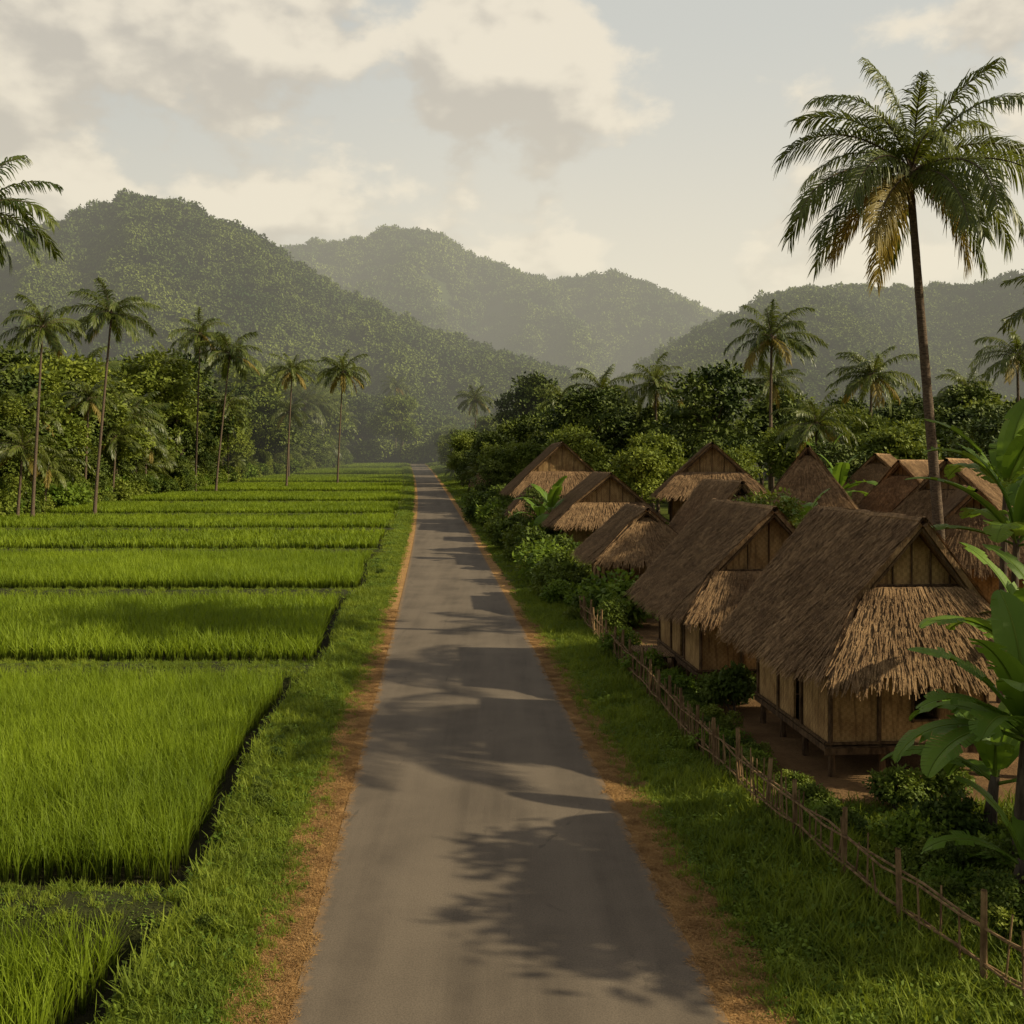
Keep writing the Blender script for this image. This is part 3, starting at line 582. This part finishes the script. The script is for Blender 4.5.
# ------------------------------------------------------------------ hills
def vnoise(x,y,seed,octs=5,sc=1.):
    r=np.random.default_rng(seed); z=0; a=1.
    for o in range(octs):
        f=sc*(1.9**o)
        for _ in range(3):
            t=r.uniform(0,2*PI); ph=r.uniform(0,6.28,2); c,s=math.cos(t),math.sin(t)
            z=z+a/3*np.sin(f*(x*c+y*s)+ph[0]+1.2*np.sin(f*.7*(y*c-x*s)+ph[1]))
        a*=.52
    return z
def hill(name,prof,Yc,front,back,seed,ntree,csize,k=1.):
    px=np.array([p[0] for p in prof])*k; pz=5.8+(np.array([p[1] for p in prof])-5.8)*k-csize*4.0
    xs=np.linspace(px[0],px[-1],190); ys=np.linspace(Yc-front,Yc+back,80)
    def H(X,Y):
        Yr=Yc+12*np.sin(X*.03+seed); P=np.interp(X*Yc/np.maximum(Y,Yc*.75)*1.0,px,pz); t=np.where(Y<Yr,(Yr-Y)/front,(Y-Yr)/back); t=np.clip(t,0,1)
        sh=1-(3*t**2-2*t**3)*.45-.55*t
        n=vnoise(X,Y,seed,5,.03/k); rg=1-np.abs(vnoise(X*1.0,Y*.45,seed+5,3,.035/k))
        g=9.; mid=np.clip(t*3,0,1)*np.clip(sh*2.5,0,1)
        return g-2+(P-g)*sh+(P*.28)*(rg-.8)*mid+n*3.0*k*np.clip(sh*3,0,1)*np.clip(t*5+.15,0,1)
    X,Y=np.meshgrid(xs,ys); Z=H(X,Y); mb=MB(); nx=len(xs); i=np.arange(len(ys)-1)[:,None]*nx; j=np.arange(nx-1)[None]
    mb.add(np.stack([X,Y,Z],-1),np.stack([i+j,i+j+1,i+nx+j+1,i+nx+j],-1)); mb.obj(name,[M_hillg],smooth=True)
    n=ntree; X=R.uniform(xs[0],xs[-1],n); Y=Yc-front+(front+25)*R.random(n)**.85; Z=H(X,Y); kk=(Z>6)&(np.abs(X/Y)<.62); P=np.stack([X,Y,Z-.8],-1)[kk]
    s=csize*R.uniform(.5,1.2,len(P)); sc=np.stack([s,s,s*R.uniform(.8,1.2,len(P))],-1); scatter('hill_forest',C_hill,P,sc)
hill('hill',[(-343,66),(-275,84),(-230,107),(-203,118),(-172,127),(-149,122),(-118,108.4),(-95,95.8),(-50,74.7),(-14,61),(22,47.6),(58,30.5),(94,12.5)],450,150,120,3,6500,1.1)
hill('hill',[(-271,137),(-211,158),(-174,167),(-129,174.5),(-84,183.5),(-54,177.5),(-9,157),(36,144.5),(66,152),(96,141.5),(141,126.5),(167,117.5),(216,96),(291,55),(366,25)],750,230,150,8,6000,1.6)
hill('hill',[(18,14),(41,38),(71.4,57),(94,68.5),(109,73),(132,76),(147,77),(170,76),(195,80),(242,86),(300,68)],480,150,120,21,5200,1.1,480/380)

# ------------------------------------------------------------------ haze glow (emissive volume)
t=bpy.data.materials.new('haze_glow'); t.use_nodes=True; nt=t.node_tree; nt.nodes.clear(); o=nt.nodes.new('ShaderNodeOutputMaterial')
v=nt.nodes.new('ShaderNodeVolumeAbsorption'); em=nt.nodes.new('ShaderNodeEmission'); ad=nt.nodes.new('ShaderNodeAddShader')
DEN=.00068; v.inputs['Color'].default_value=(0,0,0,1); v.inputs['Density'].default_value=DEN
em.inputs[0].default_value=(.84,.79,.62,1); em.inputs[1].default_value=DEN  # emission stands in for sunlight scattered by the haze
nt.links.new(v.outputs[0],ad.inputs[0]); nt.links.new(em.outputs[0],ad.inputs[1]); nt.links.new(ad.outputs[0],o.inputs['Volume'])
mb=MB(); box(mb,-750,750,190,1150,-8,215); mb.obj('haze_glow',[t])

# ------------------------------------------------------------------ sun + sky
el=math.radians(31); az=math.radians(-10)
S=Vector((math.cos(el)*math.cos(az),math.cos(el)*math.sin(az),math.sin(el)))
ld=bpy.data.lights.new('sun','SUN'); ld.energy=5.0; ld.angle=math.radians(.6); ld.color=(1,.87,.60)
lo=bpy.data.objects.new('sun',ld); lo.rotation_euler=S.to_track_quat('Z','Y').to_euler(); lo.location=(60,-10,60); link(lo)
w=bpy.data.worlds.new('World'); scene.world=w; w.use_nodes=True; T=NT.__new__(NT); T.m=w; T.t=w.node_tree; T.t.nodes.clear()
out=T.n('ShaderNodeOutputWorld'); bg=T.n('ShaderNodeBackground'); T.l(bg.outputs[0],out.inputs[0]); bg.inputs[1].default_value=.1
sky=T.n('ShaderNodeTexSky',sky_type='NISHITA'); sky.sun_disc=False; sky.sun_elevation=el; sky.sun_rotation=math.radians(100); sky.dust_density=3.; sky.air_density=1.2
g=T.n('ShaderNodeTexCoord').outputs['Generated']; sp=T.n('ShaderNodeSeparateXYZ'); T.l(g,sp.inputs[0]); x,y,z=sp.outputs
v=T.mapp(g,(1,1,1.6),(.37,.1,.29))
vs=T.n('ShaderNodeVectorMath',operation='ADD'); T.l(v,vs.inputs[0]); vs.inputs[1].default_value=(.012,-.01,.055)
n1=T.noise(v,5.2,7,.53,.0); n2=T.noise(vs.outputs[0],5.2,4,.53,.0)
lit=T.ramp(T.math('SUBTRACT',n1,n2),-.08,.08)
left=T.ramp(x,.18,-.10); up=T.ramp(z,.11,.20)
bias=T.math('MULTIPLY',T.math('MULTIPLY',left,up),.09)
m1=T.ramp(T.math('ADD',n1,bias),.51,.59)
m1=T.math('MULTIPLY',m1,T.ramp(z,.08,.18))
hz=T.ramp(z,.05,.42)
base=T.mix(hz,(9.0,7.9,6.1),(6.1,6.2,5.9)); base=T.mix(T.ramp(x,.05,-.5),base,T.mix(1.,base,(.80,.83,.87),'MULTIPLY'))
base=T.mix(.12,base,sky.outputs[0])
cl=T.mix(lit,(5.0,4.5,3.9),(9.0,8.0,6.4))
c=T.mix(T.math('MULTIPLY',m1,.8),base,cl)
clear=T.math('MAXIMUM',T.ramp(z,.48,.8),T.ramp(y,.25,-.35))  # unseen sky overhead and behind camera, dimmed to cut ambient light
c=T.mix(T.math('MULTIPLY',clear,.85),c,T.mix(.5,sky.outputs[0],(2.6,2.3,1.8)))
T.l(c,bg.inputs[0])
# ------------------------------------------------------------------ camera
cd=bpy.data.cameras.new('camera'); cd.lens=35.15; cd.sensor_width=36; cd.shift_y=-(512-465)/1024; cd.clip_end=6000; cd.clip_start=.1
co=bpy.data.objects.new('camera',cd); co.location=(0,0,5.8); co.rotation_euler=(PI/2,0,0); link(co); scene.camera=co
scene.view_settings.view_transform='Standard'; scene.view_settings.look='None'; scene.view_settings.exposure=0
